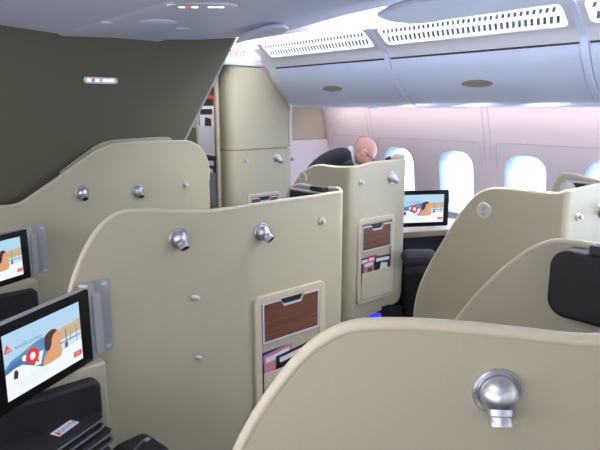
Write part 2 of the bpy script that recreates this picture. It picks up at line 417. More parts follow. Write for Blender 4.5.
P = on_ceil(158, 21.5); fc = FC(P)
lens = MB().lathe(P+V((0, 0, .012)), (0, 0, -1), [(.1*math.cos(a), .012+.02*math.sin(a)) for a in [i*PI/2/6 for i in range(7)]], 28)
o = obj('ceiling_speaker_dome', lens, 'ceil'); tag(o, 'shallow pale oval dome on the ceiling left of the lit signs', 'ceiling dome')
for u, v, lab in ((108, 22, 'small dark slot vent in ceiling nearest the slanting ceiling seam'), (183, 28, 'small dark slot vent in ceiling below the lit signs')):
    P = on_ceil(u, v); fc = FC(P)
    o = obj('ceiling_vent', MB().ring(fc, ell(.04, .016), ell(.03, .009), -.002, .005).prism(fc, ell(.031, .010), -.002, .002, 1), ['ceil', 'groove']); tag(o, lab, 'vent', 'ceiling slot vents')
# olive bulkhead with slanting edge
e_top = onY(236, 37, BY); e_low = onY(185, 140, BY); sl = (e_top.x-e_low.x)/(e_top.z-e_low.z)
xb = e_low.x-sl*e_low.z
bh = thing('bulkhead_panel', 'large dark olive bulkhead wall with slanting right edge behind the seats', 'bulkhead', (1, BY+.02, 0))
lp = [(-1.6, 0), (max(xb, 1.9), 0), (max(xb, 1.9), 1.0), (e_low.x-sl*.35, e_low.z-.35), (e_top.x+sl*.03, e_top.z+.03), (2.2, 2.2), (-1.6, 2.2)]
lp[2] = (e_low.x-sl*.35, .6); lp[1] = (e_low.x-sl*.35, 0)
obj('panel', MB().prism(frY(BY), lp, -.04, 0), 'olive', bh)
obj('edge_trim', MB().tube([V((e_low.x-sl*.3, BY, e_low.z-.3)), V((e_top.x, BY, e_top.z))], .008, 8), 'rackgrey', bh)
a = onY(83.5, 80.5, BY); b = onY(117, 80.5, BY); zc = (a.z+b.z)/2
fb = Fr((0, BY, 0), (1, 0, 0), (0, 0, 1), (0, -1, 0)); fc = Fr(V(((a.x+b.x)/2, BY, zc)), (1, 0, 0), (0, 0, 1), (0, -1, 0)); W = (b.x-a.x)/2
o = thing('seatbelt_sign', 'lit pill-shaped seat belt sign on the dark olive bulkhead', 'sign', fc.O)
obj('sign_panel', MB().ring(fc, rrect(-W, W, -.02, .02, .0199), rrect(-W+.008, W-.008, -.013, .013, .0129), -.003, .012).prism(fc, rrect(-W+.008, W-.008, -.013, .013, .0129), -.003, .007), 'rackwhite', o)
for x0, x1, mi in ((-.8, -.58, 0), (-.55, -.38, 1), (-.35, -.12, 0), (.12, .42, 0), (.48, .78, 0)):
    obj('sign_icon', MB().prism(fc, rrect(x0*W, x1*W, -.007, .007, .003), .0065, .009), ['signwhite', 'signred'][mi], o)
# far partition, fascia over the closet, EXIT sign
# ------------------------------------------------------------------ overhead bins
DOOR = [(3.46, 1.657), (3.41, 1.658), (3.355, 1.664), (3.29, 1.687), (3.23, 1.727), (3.175, 1.778), (3.13, 1.83), (3.09, 1.885), (3.062, 1.93), (3.046, 1.968)]
FAIR = [(3.044, 1.98), (3.034, 1.995), (3.03, 2.0), (3.022, 2.02), (2.995, 2.05)]
GRL = [(2.995, 2.05), (2.86, 2.155)]
def ext(mb, pr, y0, y1, mi=0, ns=1):
    n = len(pr); vs = [V((r, y0+(y1-y0)*j/ns, z)) for j in range(ns+1) for r, z in pr]
    return mb.add(vs, [(j*n+i, j*n+i+1, (j+1)*n+i+1, (j+1)*n+i) for j in range(ns) for i in range(n-1)], mi)
bays = [(.06, 1.32, 'white overhead bin at top right, cut off by the picture edge'), (1.36, 2.62, 'white overhead bin in the middle of the row, above the oval windows'), (2.66, 3.86, 'white overhead bin farthest along the row, next to tall beige closet')]
bays = [(-1.22, .02, None)]+bays
for y0, y1, lab in bays:
    if lab is None: lab = 'white overhead bin nearest the rear, out beyond the right edge'; continue
    t = thing('overhead_bin', lab, 'overhead bin', (3.4, (y0+y1)/2, 1.657), 'overhead bins along the side wall')
    # body behind the door: a closed solid following the same profile
    body = [(r+.02, z) for r, z in DOOR[3:]]+[(3.05, 2.04), (2.97, 2.08), (2.88, 2.15), (2.9, 2.2), (3.5, 2.2), (3.93, 1.96), (4.0, 1.70), (4.0, 1.665), (3.4, 1.665), (3.37, 1.672)]
    obj('bin_body', MB().prism(Fr((0, y0, 0), (1, 0, 0), (0, 0, 1), (0, 1, 0)), body, 0, y1-y0), 'bin', t)
    d = MB(); inner = [(r+.018, z+.004) for r, z in DOOR[::-1]]
    d.prism(Fr((0, y0+.006, 0), (1, 0, 0), (0, 0, 1), (0, 1, 0)), DOOR+inner, 0, y1-y0-.012)
    door = obj('bin_door', d, 'bin', t, smooth=40)
    yc = (y0+y1)/2; hz = 1.80; hr = 3.155
    nrm = V((-.745, 0, -.665)).normalized(); ez = V((-.665, 0, .745))
    f = Fr((hr, yc+.02, hz), (0, -1, 0), ez, nrm)
    obj('bin_handle', MB().ring(f, ell(.108, .029), ell(.1, .022), -.006, .007).prism(f, ell(.101, .023), -.006, .002), 'handle', door)
    fa = MB().prism(Fr((0, y0, 0), (1, 0, 0), (0, 0, 1), (0, 1, 0)), FAIR+[(3.06, 2.06), (3.075, 1.985)], 0, y1-y0)
    obj('bin_fairing', fa, 'white', t, smooth=40)
    obj('bin_seam', MB().box(3.046, 3.07, y0+.01, y1-.01, 1.969, 1.981), 'groove', t)
    # lit grille: diffuser on the sloping face with two rows of slanting slots
    g0, g1 = V((2.995, 0, 2.05)), V((2.86, 0, 2.155)); ez = (g1-g0).normalized(); nn = V((-ez.z, 0, ez.x)); L = (g1-g0).length
    f = Fr((g0.x, (y0+y1)/2, g0.z), (0, -1, 0), ez, nn); hw = (y1-y0)/2
    sur = obj('light_surround', MB().ring(f, rrect(-hw, hw, 0, L, .002), rrect(-hw+.035, hw-.035, .012, L-.008, .03), -.01, .006), 'white', t, bevel=.003)
    gp = obj('light_grille', MB().prism(f, rrect(-hw+.034, hw-.034, .011, L-.007, .03), -.004, 0), 'lightpanel', t)
    n = 33; x0 = -hw+.06; dx = (2*hw-.12)/n
    for row, (za, zb_) in enumerate(((.036, .084), (.112, .142))):
        sl = MB()
        for i in range(n):
            x = x0+i*dx
            sl.prism(f, [(x, za), (x+dx*.5, za), (x+dx*.5+.016, zb_), (x+.016, zb_)], .0003, .0012)
        obj('slot_row', sl, 'slot', gp)
for y0, y1 in ((1.32, 1.36), (2.62, 2.66), (3.86, 4.185)):
    tn += 1; m = MB()
    k_ = .2 if y1-y0 > .1 else 0
    pr = [(4.0, 1.65)]+[(r+k_-.006, z-.003) for r, z in DOOR]+[(3.035+k_, 1.99), (3.018+k_, 2.015), (2.988+k_, 2.045), (2.85+k_, 2.15), (2.87+k_, 2.22), (3.5, 2.22), (4.0, 1.95)]
    m.prism(Fr((0, y0, 0), (1, 0, 0), (0, 0, 1), (0, 1, 0)), pr, 0, y1-y0); obj('trim_%d' % (tn+20), m, 'bin' if y1-y0 < .1 else 'white', kind='structure', smooth=40)
# small round lamp under the bin
P = V((3.52, 3.17, 1.657)); o = obj('bin_downlight', MB().lathe(P, (0, 0, -1), [(.06, -.004), (.06, .006), (.045, .014), (.02, .016)], 24), 'bin'); tag(o, 'small round fitting under the overhead bin above the man', 'light fitting')
# ------------------------------------------------------------------ pods hanging under the ceiling over the aisle
def pod(label, low, high, z, h, posts=()):
    lo = catmull([onZ(u, v, z) for u, v in low], 5); hi = catmull([onZ(u, v, z) for u, v in high], 5)
    lp = lo+hi[::-1][1:-1]; c = sum(lp, V((0, 0, 0)))/len(lp)
    t = thing('ceiling_pod', label, 'ceiling fixture', V((c.x, c.y, z)), 'lens-shaped pods over the aisle')
    n = len(lp); L = [lp, [p+V((0, 0, h*.5))+(p-c)*.01 for p in lp], [c+(p-c)*.93+V((0, 0, h)) for p in lp]]
    vs = [p for l in L for p in l]; fs = [tuple(range(n)), tuple(range(2*n, 3*n))]+[(k*n+i, k*n+(i+1) % n, (k+1)*n+(i+1) % n, (k+1)*n+i) for k in range(2) for i in range(n)]
    obj('pod_shell', MB().add(vs, fs), 'ceil', t, smooth=30)
    for u, v in posts:
        p = onZ(u, v, z+h); obj('hanger_post', MB().lathe(p, (0, 0, 1), [(.05, -.01), (.05, 2.45-p.z)], 20), 'white', t)
    return t
pod('blue-grey lens-shaped pod hanging above the bins at top right', [(378, 16), (386, 20), (400, 23), (420, 23.5), (450, 19), (480, 15), (530, 7.5), (575, 0), (610, -8), (625, -14)], [(378, 16), (386, 12), (410, 5), (440, -1), (480, -8), (530, -14), (580, -17), (612, -17), (625, -14)], 2.06, .03, [(430, 6), (520, -4)])
pod('smaller pale pod tip over the aisle near the EXIT sign', [(236, 43.5), (259, 37.8), (280, 34), (287, 31.5), (288.5, 30)], [(238, 38.5), (250, 34.5), (271, 28.5), (283, 27.8), (288.5, 30)], 2.09, .025)
# ------------------------------------------------------------------ tall closet at the end of the aisle
cl = thing('closet', 'tall full-height beige closet at the end of the aisle under the bins', 'closet', (3.13, 4.6, 0))
CY = 4.2
fz = Fr((0, 0, 0), (1, 0, 0), (0, 1, 0), (0, 0, 1))
def plan(x0, x1): # front left corner rounded
    r = .07; return [(x0+r-r*math.cos(a), CY+r-r*math.sin(a)) for a in [i*PI/2/8 for i in range(9)]]+[(x1, CY), (x1, 5.2), (x0, 5.2)]
obj('lower_cabinet', MB().prism(fz, plan(2.79, 3.49), 0, 1.278), 'shell', cl)
obj('joint', MB().prism(fz, plan(2.797, 3.46), 1.276, 1.292), 'joint', cl)
# the upper body follows the bin profile at its right: front prism of the outline
up = MB(); r = .07
CT = [(p.x, p.z) for p in (onY(u, v, CY) for u, v in ((290.5, 107), (288, 102), (280, 92), (272, 80), (268, 69)))]
out = [(2.80+r, 1.29), (3.49, 1.29)]+CT+[(2.80+r, 2.0)]
up.prism(Fr((0, CY, 0), (1, 0, 0), (0, 0, 1), (0, 1, 0)), out, 0, 1.0)
ar = [(2.80+r-r*math.cos(a), CY+r-r*math.sin(a)) for a in [i*PI/2/8 for i in range(9)]]+[(2.80+r, 5.2), (2.80, 5.2)]
up.prism(fz, ar, 1.29, 2.0)
obj('upper_cabinet', up, 'shell', cl, smooth=40)
obj('contour_trim', MB().tube([V((x, CY-.006, z)) for x, z in [(3.488, 1.3), (3.488, 1.6)]+CT], .014, 8), 'white', cl)
fascia = MB().box(2.72, 3.2, 4.19, 4.6, 2.005, 2.07); obj('top_fascia', fascia, 'white', cl, bevel=.01)
reading_light(cl, onY(277, 158.5, CY), (0, -1, 0), V((.5, 0, .2)))
knob(cl, onY(245.5, 161, CY), (0, -1, 0), .022)
a = onY(246.5, 195, CY); b = onY(280, 190.5, CY); zt_ = (a.z+b.z)/2
fr = frY(CY); pocket(cl, fr, a.x, b.x, zt_-.73, zt_, zt_-.24, zt_-.04, zt_-.4)
cv = thing('cove_light_panel', 'glowing white cove panel above the tall closet, right of the EXIT sign', 'light', (3.1, 4.6, 2.08))
f = Fr((3.16, 4.6, 2.085), (0, -1, 0), V((-.5, 0, .8)).normalized(), V((-.8, 0, -.5)).normalized())
obj('diffuser', MB().prism(f, rrect(-.6, .5, 0, .16, .02), -.01, 0), 'lightpanel', cv)
for zz in (.0, .08, .16): obj('cove_rib', MB().prism(f, rrect(-.6, .51, zz-.008, zz+.008, .004), -.012, .012), 'white', cv)
# magazine rack on the aisle side of the closet
RX = 2.79; fr = frX(RX)
rk = thing('magazine_rack', 'white magazine rack on the aisle side of the beige closet', 'magazine rack', (RX-.02, 4.5, .6))
ya, yb = 4.33, 4.68
def fx(y): return -y
obj('rack_panel', MB().ring(fr, [(fx(yb), .55), (fx(ya), .55), (fx(ya), 1.95), (fx(yb), 1.95)], [(fx(yb)+.035, .58), (fx(ya)-.025, .58), (fx(ya)-.025, 1.92), (fx(yb)+.035, 1.92)], .001, .03), 'shell', rk)
obj('rack_back', MB().prism(fr, [(fx(yb)+.03, .57), (fx(ya)-.045, .57), (fx(ya)-.045, 1.93), (fx(yb)+.03, 1.93)], .001, .005), 'wallB', rk)
zp1, zp2 = onX(210, 126, RX).z, onX(210, 172, RX).z
for zt1, h in ((zp1, .26), (zp2, .3)):
    obj('rack_pocket', MB().prism(fr, [(fx(yb)+.035, zt1-h), (fx(ya)-.05, zt1-h), (fx(ya)-.05, zt1), (fx(yb)+.035, zt1)], .02, .028), 'rackwhite' if zt1 == zp1 else 'rackgrey', rk)
obj('side_panel', MB().prism(frX(2.79), [(fx(5.2), 0), (fx(4.70), 0), (fx(4.70), 1.98), (fx(5.2), 1.98)], .001, .012), 'olive', cl)
lo_, hi_ = fx(yb)+.045, fx(ya)-.06
magazine(fr, lo_, hi_, zp1-.2, onX(211, 87, RX).z, .007, ('ink', 'plum', 'ink'), 'dark magazine topmost at the back of the closet side rack', None, .02)
magazine(fr, lo_, hi_, zp1-.2, onX(211, 95, RX).z, .011, ('orange', 'ink', 'red'), 'orange-red magazine in the upper pocket of the closet side rack', None, -.02)
magazine(fr, lo_, hi_, zp1-.2, onX(211, 106, RX).z, .015, ('paper', 'ink', 'ink'), 'black and white magazine in the upper pocket of closet side rack', None, .01)
magazine(fr, lo_, hi_, zp2-.2, onX(211, 148, RX).z, .008, ('plum', 'orange', 'pink'), 'brownish magazine at back of the lower pocket of closet side rack', None, .0)
magazine(fr, lo_, hi_, zp2-.2, onX(211, 158, RX).z, .013, ('ink', 'paper', 'paper'), 'black magazine with white figure in lower pocket of closet side rack', None, .02)
# EXIT sign
P = onY(237, 53, 4.05); fr = Fr(P, (1, 0, 0), (0, 0, 1), (0, -1, 0))
ex = thing('exit_sign', 'white illuminated sign with red EXIT lettering over the aisle', 'sign', P)
obj('sign_plate', MB().prism(fr, rrect(-.115, .10, -.075, .075, .05), -.03, 0), 'exitplate', ex, bevel=.004)
obj('sign_letters', MB().text(fr, 'EXIT', .008, -.03, .052, .001, centre=True, wide=1.1), 'signred', ex)
obj('sign_bracket', MB().box(P.x-.02, P.x+.02, 4.055, 4.075, P.z+.05, 2.45), 'white', ex)
small = onX(196.5, 125, 2.775); fr = Fr(V((2.778, small.y, small.z)), (0, -1, 0), (0, 0, 1), (-1, 0, 0))
o = thing('wall_placard', 'tiny pinkish placard on the dark panel left of the magazine rack', 'placard', fr.O)
obj('plate', MB().prism(fr, rrect(-.07, .07, -.028, .028, .006), -.002, .003), 'rackgrey', o); obj('mark', MB().ring(fr, ell(.018, .018, 20, -.035), ell(.011, .011, 20, -.035), .003, .0045).prism(fr, [(0, -.012), (.055, -.012), (.055, .012), (0, .012)], .003, .0045), 'mag_pink', o)

# ------------------------------------------------------------------ monitors
def screen_art(fr, W, H, full=True):
    """welcome page; x from 0 to 1, y from 0 to 1 on the lit screen"""
    m = MB(); names = ['s_pale', 's_sky', 's_hill', 's_sea', 's_tan', 's_white', 's_red', 's_hair', 's_skin', 's_wood', 's_grey', 's_brown']
    def q(pts, n, lay):
        m.prism(fr, [((x-.5)*W, (y-.5)*H) for x, y in pts], .0002, .0004+.00012*lay, names.index(n))
    q([(0, 0), (1, 0), (1, 1), (0, 1)], 's_pale', 0)
    q([(0, .5), (1, .5), (1, 1), (0, 1)], 's_sky', 1)
    q([(0, .50), (.08, .58), (.16, .60), (.26, .64), (.36, .68), (.46, .70), (.6, .66), (.6, .3), (0, .3)], 's_hill', 2)
    q([(.56, .52), (.66, .66), (.74, .71), (.86, .70), (1, .74), (1, .45), (.56, .42)], 's_tan', 3)
    q([(0, .46), (.1, .53), (.3, .54), (.46, .50), (.46, .25), (0, .25)], 's_sea', 4)
    q([(.60, .50), (1, .52), (1, .34), (.60, .34)], 's_pale', 4)
    q([(0, 0), (1, 0), (1, .36), (.8, .34), (.6, .28), (.44, .24), (.3, .36), (.2, .44), (.1, .44), (0, .40)], 's_white', 5)
    q([(.34, .32), (.42, .30), (.47, .5), (.41, .5)], 's_white', 5)
    for x0, x1, y0, y1, n in ((.70, .99, .445, .462, 's_brown'), (.775, .787, .36, .66, 's_brown'), (.84, .85, .42, .6, 's_grey'), (.93, .94, .36, .64, 's_grey'), (.755, .80, .34, .43, 's_brown'), (.68, .70, .42, .56, 's_hill'), (.985, 1, .6, .66, 's_tan')):
        q([(x0, y0), (x1, y0), (x1, y1), (x0, y1)], n, 6)
    # woman in profile, looking right
    q([(.44, .24), (.54, .23), (.69, .25), (.715, .34), (.70, .42), (.655, .45), (.60, .46), (.53, .44), (.47, .36)], 's_skin', 7)
    q([(.585, .42), (.66, .43), (.668, .475), (.70, .475), (.702, .51), (.71, .53), (.70, .56), (.712, .585), (.695, .62), (.69, .68), (.66, .72), (.60, .66), (.57, .52)], 's_skin', 8)
    q([(.49, .47), (.53, .44), (.555, .47), (.575, .52), (.585, .60), (.60, .65), (.64, .685), (.665, .705), (.64, .74), (.60, .755), (.55, .74), (.505, .70), (.485, .60)], 's_hair', 9)
    # red letter Q, a ring with a tail
    def el(a, b, cx, cy, n=28): return [(cx+a*math.cos(2*PI*k/n), cy+b*math.sin(2*PI*k/n)) for k in range(n)]
    sc = lambda l: [((x-.5)*W, (y-.5)*H) for x, y in l]
    m.ring(fr, sc(el(.082, .125, .325, .49)), sc(el(.034, .06, .328, .495)), .0002, .0016, 6)
    q(el(.036, .062, .328, .495), 's_white', 9); q([(.345, .44), (.36, .46), (.405, .37), (.39, .35)], 's_red', 10)
    q([(.315, .51), (.33, .54), (.345, .51), (.34, .47), (.32, .46)], 's_white', 11)
    q(el(.03, .045, .23, .52, 16), 's_white', 9)
    q([(.085, .29), (.13, .27), (.145, .36), (.12, .42), (.095, .39)], 's_hair', 9)
    # tail-fin emblem: red triangle with white animal stroke
    q([(.005, .72), (.10, .72), (.045, .84)], 's_red', 9)
    q([(.025, .735), (.04, .75), (.056, .78), (.07, .755), (.086, .73), (.066, .742), (.055, .76), (.042, .738)], 's_white', 11)
    q([(.87, .09), (.985, .09), (.985, .18), (.87, .18)], 's_red', 9)
    q([(.893, .12), (.962, .12), (.962, .15), (.893, .15)], 's_tan', 11)
    for y in (.21, .16, .11): q([(.14, y), (.52-.1*(y > .2), y), (.52-.1*(y > .2), y+.014), (.14, y+.014)], 's_pale', 9)
    m.text(fr, 'welcome', (.125-.5)*W, (.715-.5)*H, .078*H, .0022, names.index('s_grey'), shear=.1, wide=1.3)
    return m, names
def monitor(label, P0, vpu, box, D=None, u_scr=None, zr=None, group='seat screens showing the welcome page', bracket=True, plateY=None, vm=330, arm=None):
    """P0: right bezel edge (mid height); vpu: column where the monitor's level edges vanish"""
    t = (vpu-300)/F*math.cos(PITCH); d = (RT*t+FW).normalized() if vpu < 1400 else (RT+FW*.18).normalized()
    n = d.cross(UP); n = n if n.dot(E0-P0) > 0 else -n
    uL, uR, uE = box                      # columns: lit screen left, lit screen right, bezel right edge
    xs = [onP(u, vm, P0, n) for u in box]; x = [(p-P0).dot(d) for p in xs]
    W = x[1]-x[0]; bz = x[2]-x[1]; z0, z1 = zr; H = z1-z0
    fr = Fr(V((P0.x, P0.y, (z0+z1)/2))+d*((x[0]+x[1])/2), d, UP, n)
    t_ = thing('television_monitor', label, 'monitor', V((fr.O.x, fr.O.y, z0)), group)
    w2 = W/2+bz; h2 = H/2
    cs = obj('casing', MB().prism(fr, rrect(-w2-.001, w2+.001, -h2-.001, h2+.001, .012), -.032, -.004), 'alu', t_, bevel=.003)
    obj('bezel', MB().prism(fr, rrect(-w2, w2, -h2, h2, .011), -.004, 0), 'blackgloss', t_)
    a = .115*H
    fs = Fr(fr.O+UP*(.0*H), d, UP, n)
    m, nm = screen_art(fs, W, H-2*a); obj('screen', m, nm, t_)
    if plateY is not None:
        pr = fr.p(w2+.004, 0, -.02)         # post beside the monitor, plate on the shell
        ps = MB().prism(fr, rrect(w2+.002, w2+.036, -h2-.008, h2+.012, .01), -.045, -.002)
        br = obj('hinge_post', ps, 'alu', t_, bevel=.003)
        px = fr.p(w2+.03, 0, -.02).x
        fp = Fr((px, plateY, fr.O.z), (1, 0, 0), UP, (0, -1, 0))
        obj('wall_plate', MB().prism(fp, rrect(-.005, .088, -h2+.0, h2+.006, .012), .001, .007).prism(fp, rrect(.0, .03, -h2+.02, h2-.03, .004), .006, plateY-pr.y+.02), 'alu', br, bevel=.002)
        for zz in (h2-.012, -h2+.016): obj('plate_screw', MB().prism(fp, ell(.012, .007, 16, .068, zz), .007, .009), 'rackwhite', br)
    if arm: obj('support_arm', MB().box(px+.0, px+.05, plateY, arm-.001, fr.O.z-.03, fr.O.z+.03), 'alu', br, bevel=.004)
    return t_
monitor('nearest lit monitor at lower left, showing the welcome page', V((.714, 1.998, .88)), 503, (.2, 80.5, 91), zr=(.735, 1.012), plateY=2.058)
q = onD(29, 252, 2.97)
monitor('lit monitor at left edge, behind and above the nearest monitor', q, 550, (-28, 21.5, 29), vm=255, zr=(onD(27, 277, 2.97).z, onD(27, 229, 2.97).z), plateY=3.24, arm=3.6)
q = onD(448.5, 207, 4.3)
monitor('lit monitor in the window seat, right of the farther pale shell', q, 3150, (400, 443.5, 448.5), vm=208, zr=(onD(448.5, 225.5, 4.3).z, onD(448.5, 189.8, 4.3).z))

# ------------------------------------------------------------------ seat pods
# nearest shell, lower right
t = thing('seat_pod', 'large beige seat shell closest to the camera, filling the lower right corner', 'seat', (1.2, .5, 0), 'beige seat shells')
D1 = lambda u: 1.045-.045*(u-232)/370
top = [(224, 480), (232, 452), (243, 430), (258, 405), (276, 380), (297, 355), (318, 337.5), (338, 327), (357, 322), (378, 320.5), (420, 321), (480, 325.5), (540, 332), (575, 335.8), (600, 336.5)]
pts = [onD(u, v, D1(u)) for u, v in top]
zz = pts[-1].z
pts += [V((1.25, .24, zz+.0)), V((1.5, .09, zz)), V((1.72, .07, zz)), V((1.82, .13, zz)), V((1.85, .25, 1.24)), V((1.85, .45, 1.237))]
pts += [onX(u, v, 1.85) for u, v in ((600, 242.5), (578, 239), (560, 238), (548, 240), (533, 246), (510, 262), (485, 285), (462, 312), (447, 333))]
c1 = t
shell(t, pts, .022, 1, rimr=.0145)
Pn = onD(497, 391, D1(497)); nn = -(onD(540, 391, D1(540))-onD(450, 391, D1(450))).normalized().cross(UP)
if nn.dot(E0-Pn) < 0: nn = -nn
reading_light(t, Pn, nn, nn*-.5, 1.1)
# black padded headrest on the inside of the wing
HX = 1.80; fr = frX(HX)
a = onX(549, 250, HX); b = onX(549, 309, HX); zt2, zb2 = a.z, b.z
hd = obj('headrest', MB().prism(fr, rrect(-a.y+.022, -a.y+.66, zb2-.005, zt2+.02, .06, 8), -.045, .04), 'leather', t, bevel=.014); hd['label'] = 'black padded headrest inside the shell'
h = onX(597, 248, HX); obj('headrest_clip', MB().prism(fr, rrect(-h.y-.01, -h.y+.03, h.z-.02, h.z+.012, .006), -.01, .03), 'dark', hd)
obj('side_console', MB().box(1.54, 1.76, .30, .66, .5, 1.0), 'rackwhite', t, bevel=.02)
obj('seat_cushion', MB().box(1.15, 1.74, .78, 1.25, .25, .48), 'leather', t, bevel=.04)

# middle left shell
Y2 = 2.06
t = thing('seat_pod', 'wide beige seat shell with two lamps in the centre left of the picture', 'seat', (1.3, Y2, 0), 'beige seat shells'); c2 = t
top = [(66.5, 330), (67, 305), (71, 283), (80, 258), (93, 234), (106, 219), (120, 210.5), (140, 208), (170, 209), (200, 209.8), (225, 207.5), (255, 203), (290, 198), (320, 194), (333, 191.8)]
pts = [onY(u, v, Y2) for u, v in top]
pts += [V((2.052, 2.061, pts[-1].z)), V((2.075, 2.073, pts[-1].z)), V((2.085, 2.1, 1.247))]
pts += [onX(u, v, 2.085) for u, v in ((321, 186.5), (309, 184), (301, 183), (295, 184.8), (290.5, 189), (288.5, 195), (287.5, 205))]
shell(t, pts, .022, 1, rimr=.0125)
reading_light(t, onY(178, 238, Y2), (0, -1, 0), V((.1, 0, 0)))
reading_light(t, onY(261.5, 232, Y2), (0, -1, 0), V((.35, 0, .25)))
knob(t, onY(321, 221, Y2), (0, -1, 0), .021)
stub = MB().lathe(onY(193, 297, Y2), (.5, -1, 0), [(.009, -.004), (.009, .03), (.006, .033)], 16); obj('peg', stub, 'rackwhite', t)
obj('peg', MB().lathe(onY(197, 357, Y2), (.5, -1, 0), [(.008, -.004), (.008, .024), (.005, .027)], 16), 'rackwhite', t)
fr = frY(Y2)
x0 = onY(253, 303, Y2).x; x1 = onY(323.5, 282, Y2).x; zt2 = .785
pocket(t, fr, x0, x1, zt2-.62, zt2, .545, .748, .40); PX2 = (x0, x1)
ma, mb_ = x0+.05, x1-.045
magazine(fr, ma, ma+.16, .28, .50, .005, ('blue', 'paper', 'skyb'), 'blue magazine at left of the pocket in the centre left shell', None, .02)
magazine(fr, ma+.02, ma+.2, .28, .495, .0095, ('pink', 'paper', 'plum'), 'plum magazine in the middle of the pocket in the centre left shell', None, .12)
magazine(fr, ma+.09, mb_, .28, .475, .014, ('ink', 'paper', 'paper'), 'black magazine at right of the pocket in the centre left shell', None, .1)
# headrest behind the shell, seen over its rim
a = onX(289, 192, 1.97); frw = frX(2.05)
hp = obj('headrest', MB().prism(frw, rrect(-2.42, -2.13, 1.0, 1.222, .03), 0, .05), 'leather', t, bevel=.012); hp['label'] = 'black padded headrest inside the shell'
obj('headrest_bar', MB().tube([(1.99, 2.40, 1.215), (1.99, 2.13, 1.215)], .007, 8), 'alu', hp)
obj('headrest_clip', MB().box(2.0, 2.05, 2.15, 2.25, 1.16, 1.245), 'dark', hp, bevel=.006)
obj('seat_cushion', MB().box(1.3, 1.95, 2.5, 3.0, .25, .48), 'leather', t, bevel=.04)
# footwell: beige panel with black ottoman pad below the monitor
pa = onY(97, 372, 2.0); pb = onY(97, 418, 2.0)
ot = thing('ottoman', 'black padded footrest with beige back panel under the nearest monitor', 'footrest', (.4, 1.9, 0), 'padded footrests under the monitors')
obj('back_panel', MB().box(.02, pa.x+.02, 1.96, 2.055, 0, onY(95, 360, 2.0).z), 'shell', ot, bevel=.008)['label'] = 'beige back panel'
fo = frY(1.96); pz1 = onY(95, 374, 1.96).z; pz0 = onY(97, 415, 1.96).z; pxr = onY(97.5, 395, 1.96).x
obj('backrest_pad', MB().prism(fo, rrect(pxr-.62, pxr, pz0, pz1, .035, 8), -.002, .05), 'leather', ot, bevel=.015)['label'] = 'black upholstered pad'
obj('footrest_seat', MB().box(.02, .69, 1.42, 1.95, 0, .47), 'leather', ot, bevel=.03)

# far left shell
Y3 = 3.6
t = thing('seat_pod', 'tall beige seat shell against the dark olive bulkhead at left', 'seat', (1.5, Y3, 0), 'beige seat shells')
top = [(-50, 208), (-20, 206), (0, 205), (12, 204.2), (20, 202), (32, 194.5), (60, 175), (88, 155), (98, 148.5), (108, 144.5), (120, 142), (150, 140.5), (175, 140), (188, 140.2), (195, 142.5), (202, 148), (207, 156), (209.5, 165), (210.5, 180)]
shell(t, [onY(u, v, Y3) for u, v in top], .022, 1, rimr=.0125)
reading_light(t, onY(82, 192.5, Y3), (0, -1, 0), V((0, 0, 0)))
reading_light(t, onY(138, 190.5, Y3), (0, -1, 0), V((0, 0, 0)))
knob(t, onY(185.5, 185, Y3), (0, -1, 0), .021)
pa = onY(36, 278, 3.55)
ot = thing('ottoman', 'black padded footrest with beige back panel under the monitor at left edge', 'footrest', (.8, 3.5, 0), 'padded footrests under the monitors')
obj('back_panel', MB().box(.55, pa.x, 3.5, 3.59, 0, onY(36, 279, 3.55).z), 'shell', ot, bevel=.008)['label'] = 'beige back panel'
obj('footrest_seat', MB().box(.55, pa.x-.02, 3.05, 3.49, 0, .47), 'leather', ot, bevel=.03)
pz1 = onY(33, 287, 3.5).z; pz0 = onY(35, 320, 3.5).z; pxr = onY(36, 295, 3.5).x
obj('backrest_pad', MB().prism(frY(3.5), rrect(pxr-.5, pxr, pz0, pz1, .035, 8), -.002, .05), 'leather', ot, bevel=.015)['label'] = 'black upholstered pad'
# slim shell behind it
t = thing('seat_pod', 'thin beige shell edge peeking out behind the tall shell by the bulkhead', 'seat', (1.6, 3.69, 0), 'beige seat shells')
top = [(60, 172), (88, 151), (98, 144.5), (110, 140.5), (140, 138), (166, 136.8), (171.5, 138), (173, 142), (173.5, 150)]
shell(t, [onY(u, v, 3.69) for u, v in top], .02, 1, rimr=.012, rim='shell')

# right-hand shells
XA = 2.78
def badge(parent, P, n, txt):
    f = frn(P, n); o = obj('seat_number_disc', MB().lathe(P, n, [(.044, -.002), (.044, .003), (.041, .005)], 32), 'badge', parent, smooth=15)
    m = MB().text(f, txt, 0, .002, .02, .0056, centre=True, shear=.2).ring(f, ell(.007, .007, 14, 0, -.02), ell(.004, .004, 14, 0, -.02), .005, .0058)
    obj('seat_number', m, 'badgetext', o)
t = thing('seat_pod', 'beige seat shell at right with round number disc, under the windows', 'seat', (3.15, 1.3, 0), 'beige seat shells')
top = [(411.5, 335), (413, 312), (417, 291), (427, 267), (442, 241), (458, 215), (470, 199.5), (480, 191.5), (490, 188), (503, 187.6), (525, 189.5), (548, 192), (560, 192.2)]
pts = [onX(u, v, XA) for u, v in top]
pts += [V((XA+.004, 1.25, 1.258)), V((XA+.02, 1.235, 1.258)), V((XA+.1, 1.232, 1.258)), V((3.1, 1.232, 1.26)), V((3.45, 1.232, 1.26)), V((3.53, 1.25, 1.26)), V((3.55, 1.3, 1.258))]
pts += [onX(u, v, 3.55) for u, v in ((600, 179.5), (585, 175.5), (572, 172.5), (565, 172.5), (560, 175), (555, 183), (551, 195), (548, 210))]
shell(t, pts, .022, 1, rimr=.0125)
badge(t, onX(484, 210.5, XA), (-1, 0, 0), '2K')
reading_light(t, onY(601, 209, 1.232), (0, -1, 0), V((.2, 0, 0)))
knob(t, onY(577, 216.5, 1.232), (0, -1, 0), .021)
frw = frX(3.535)
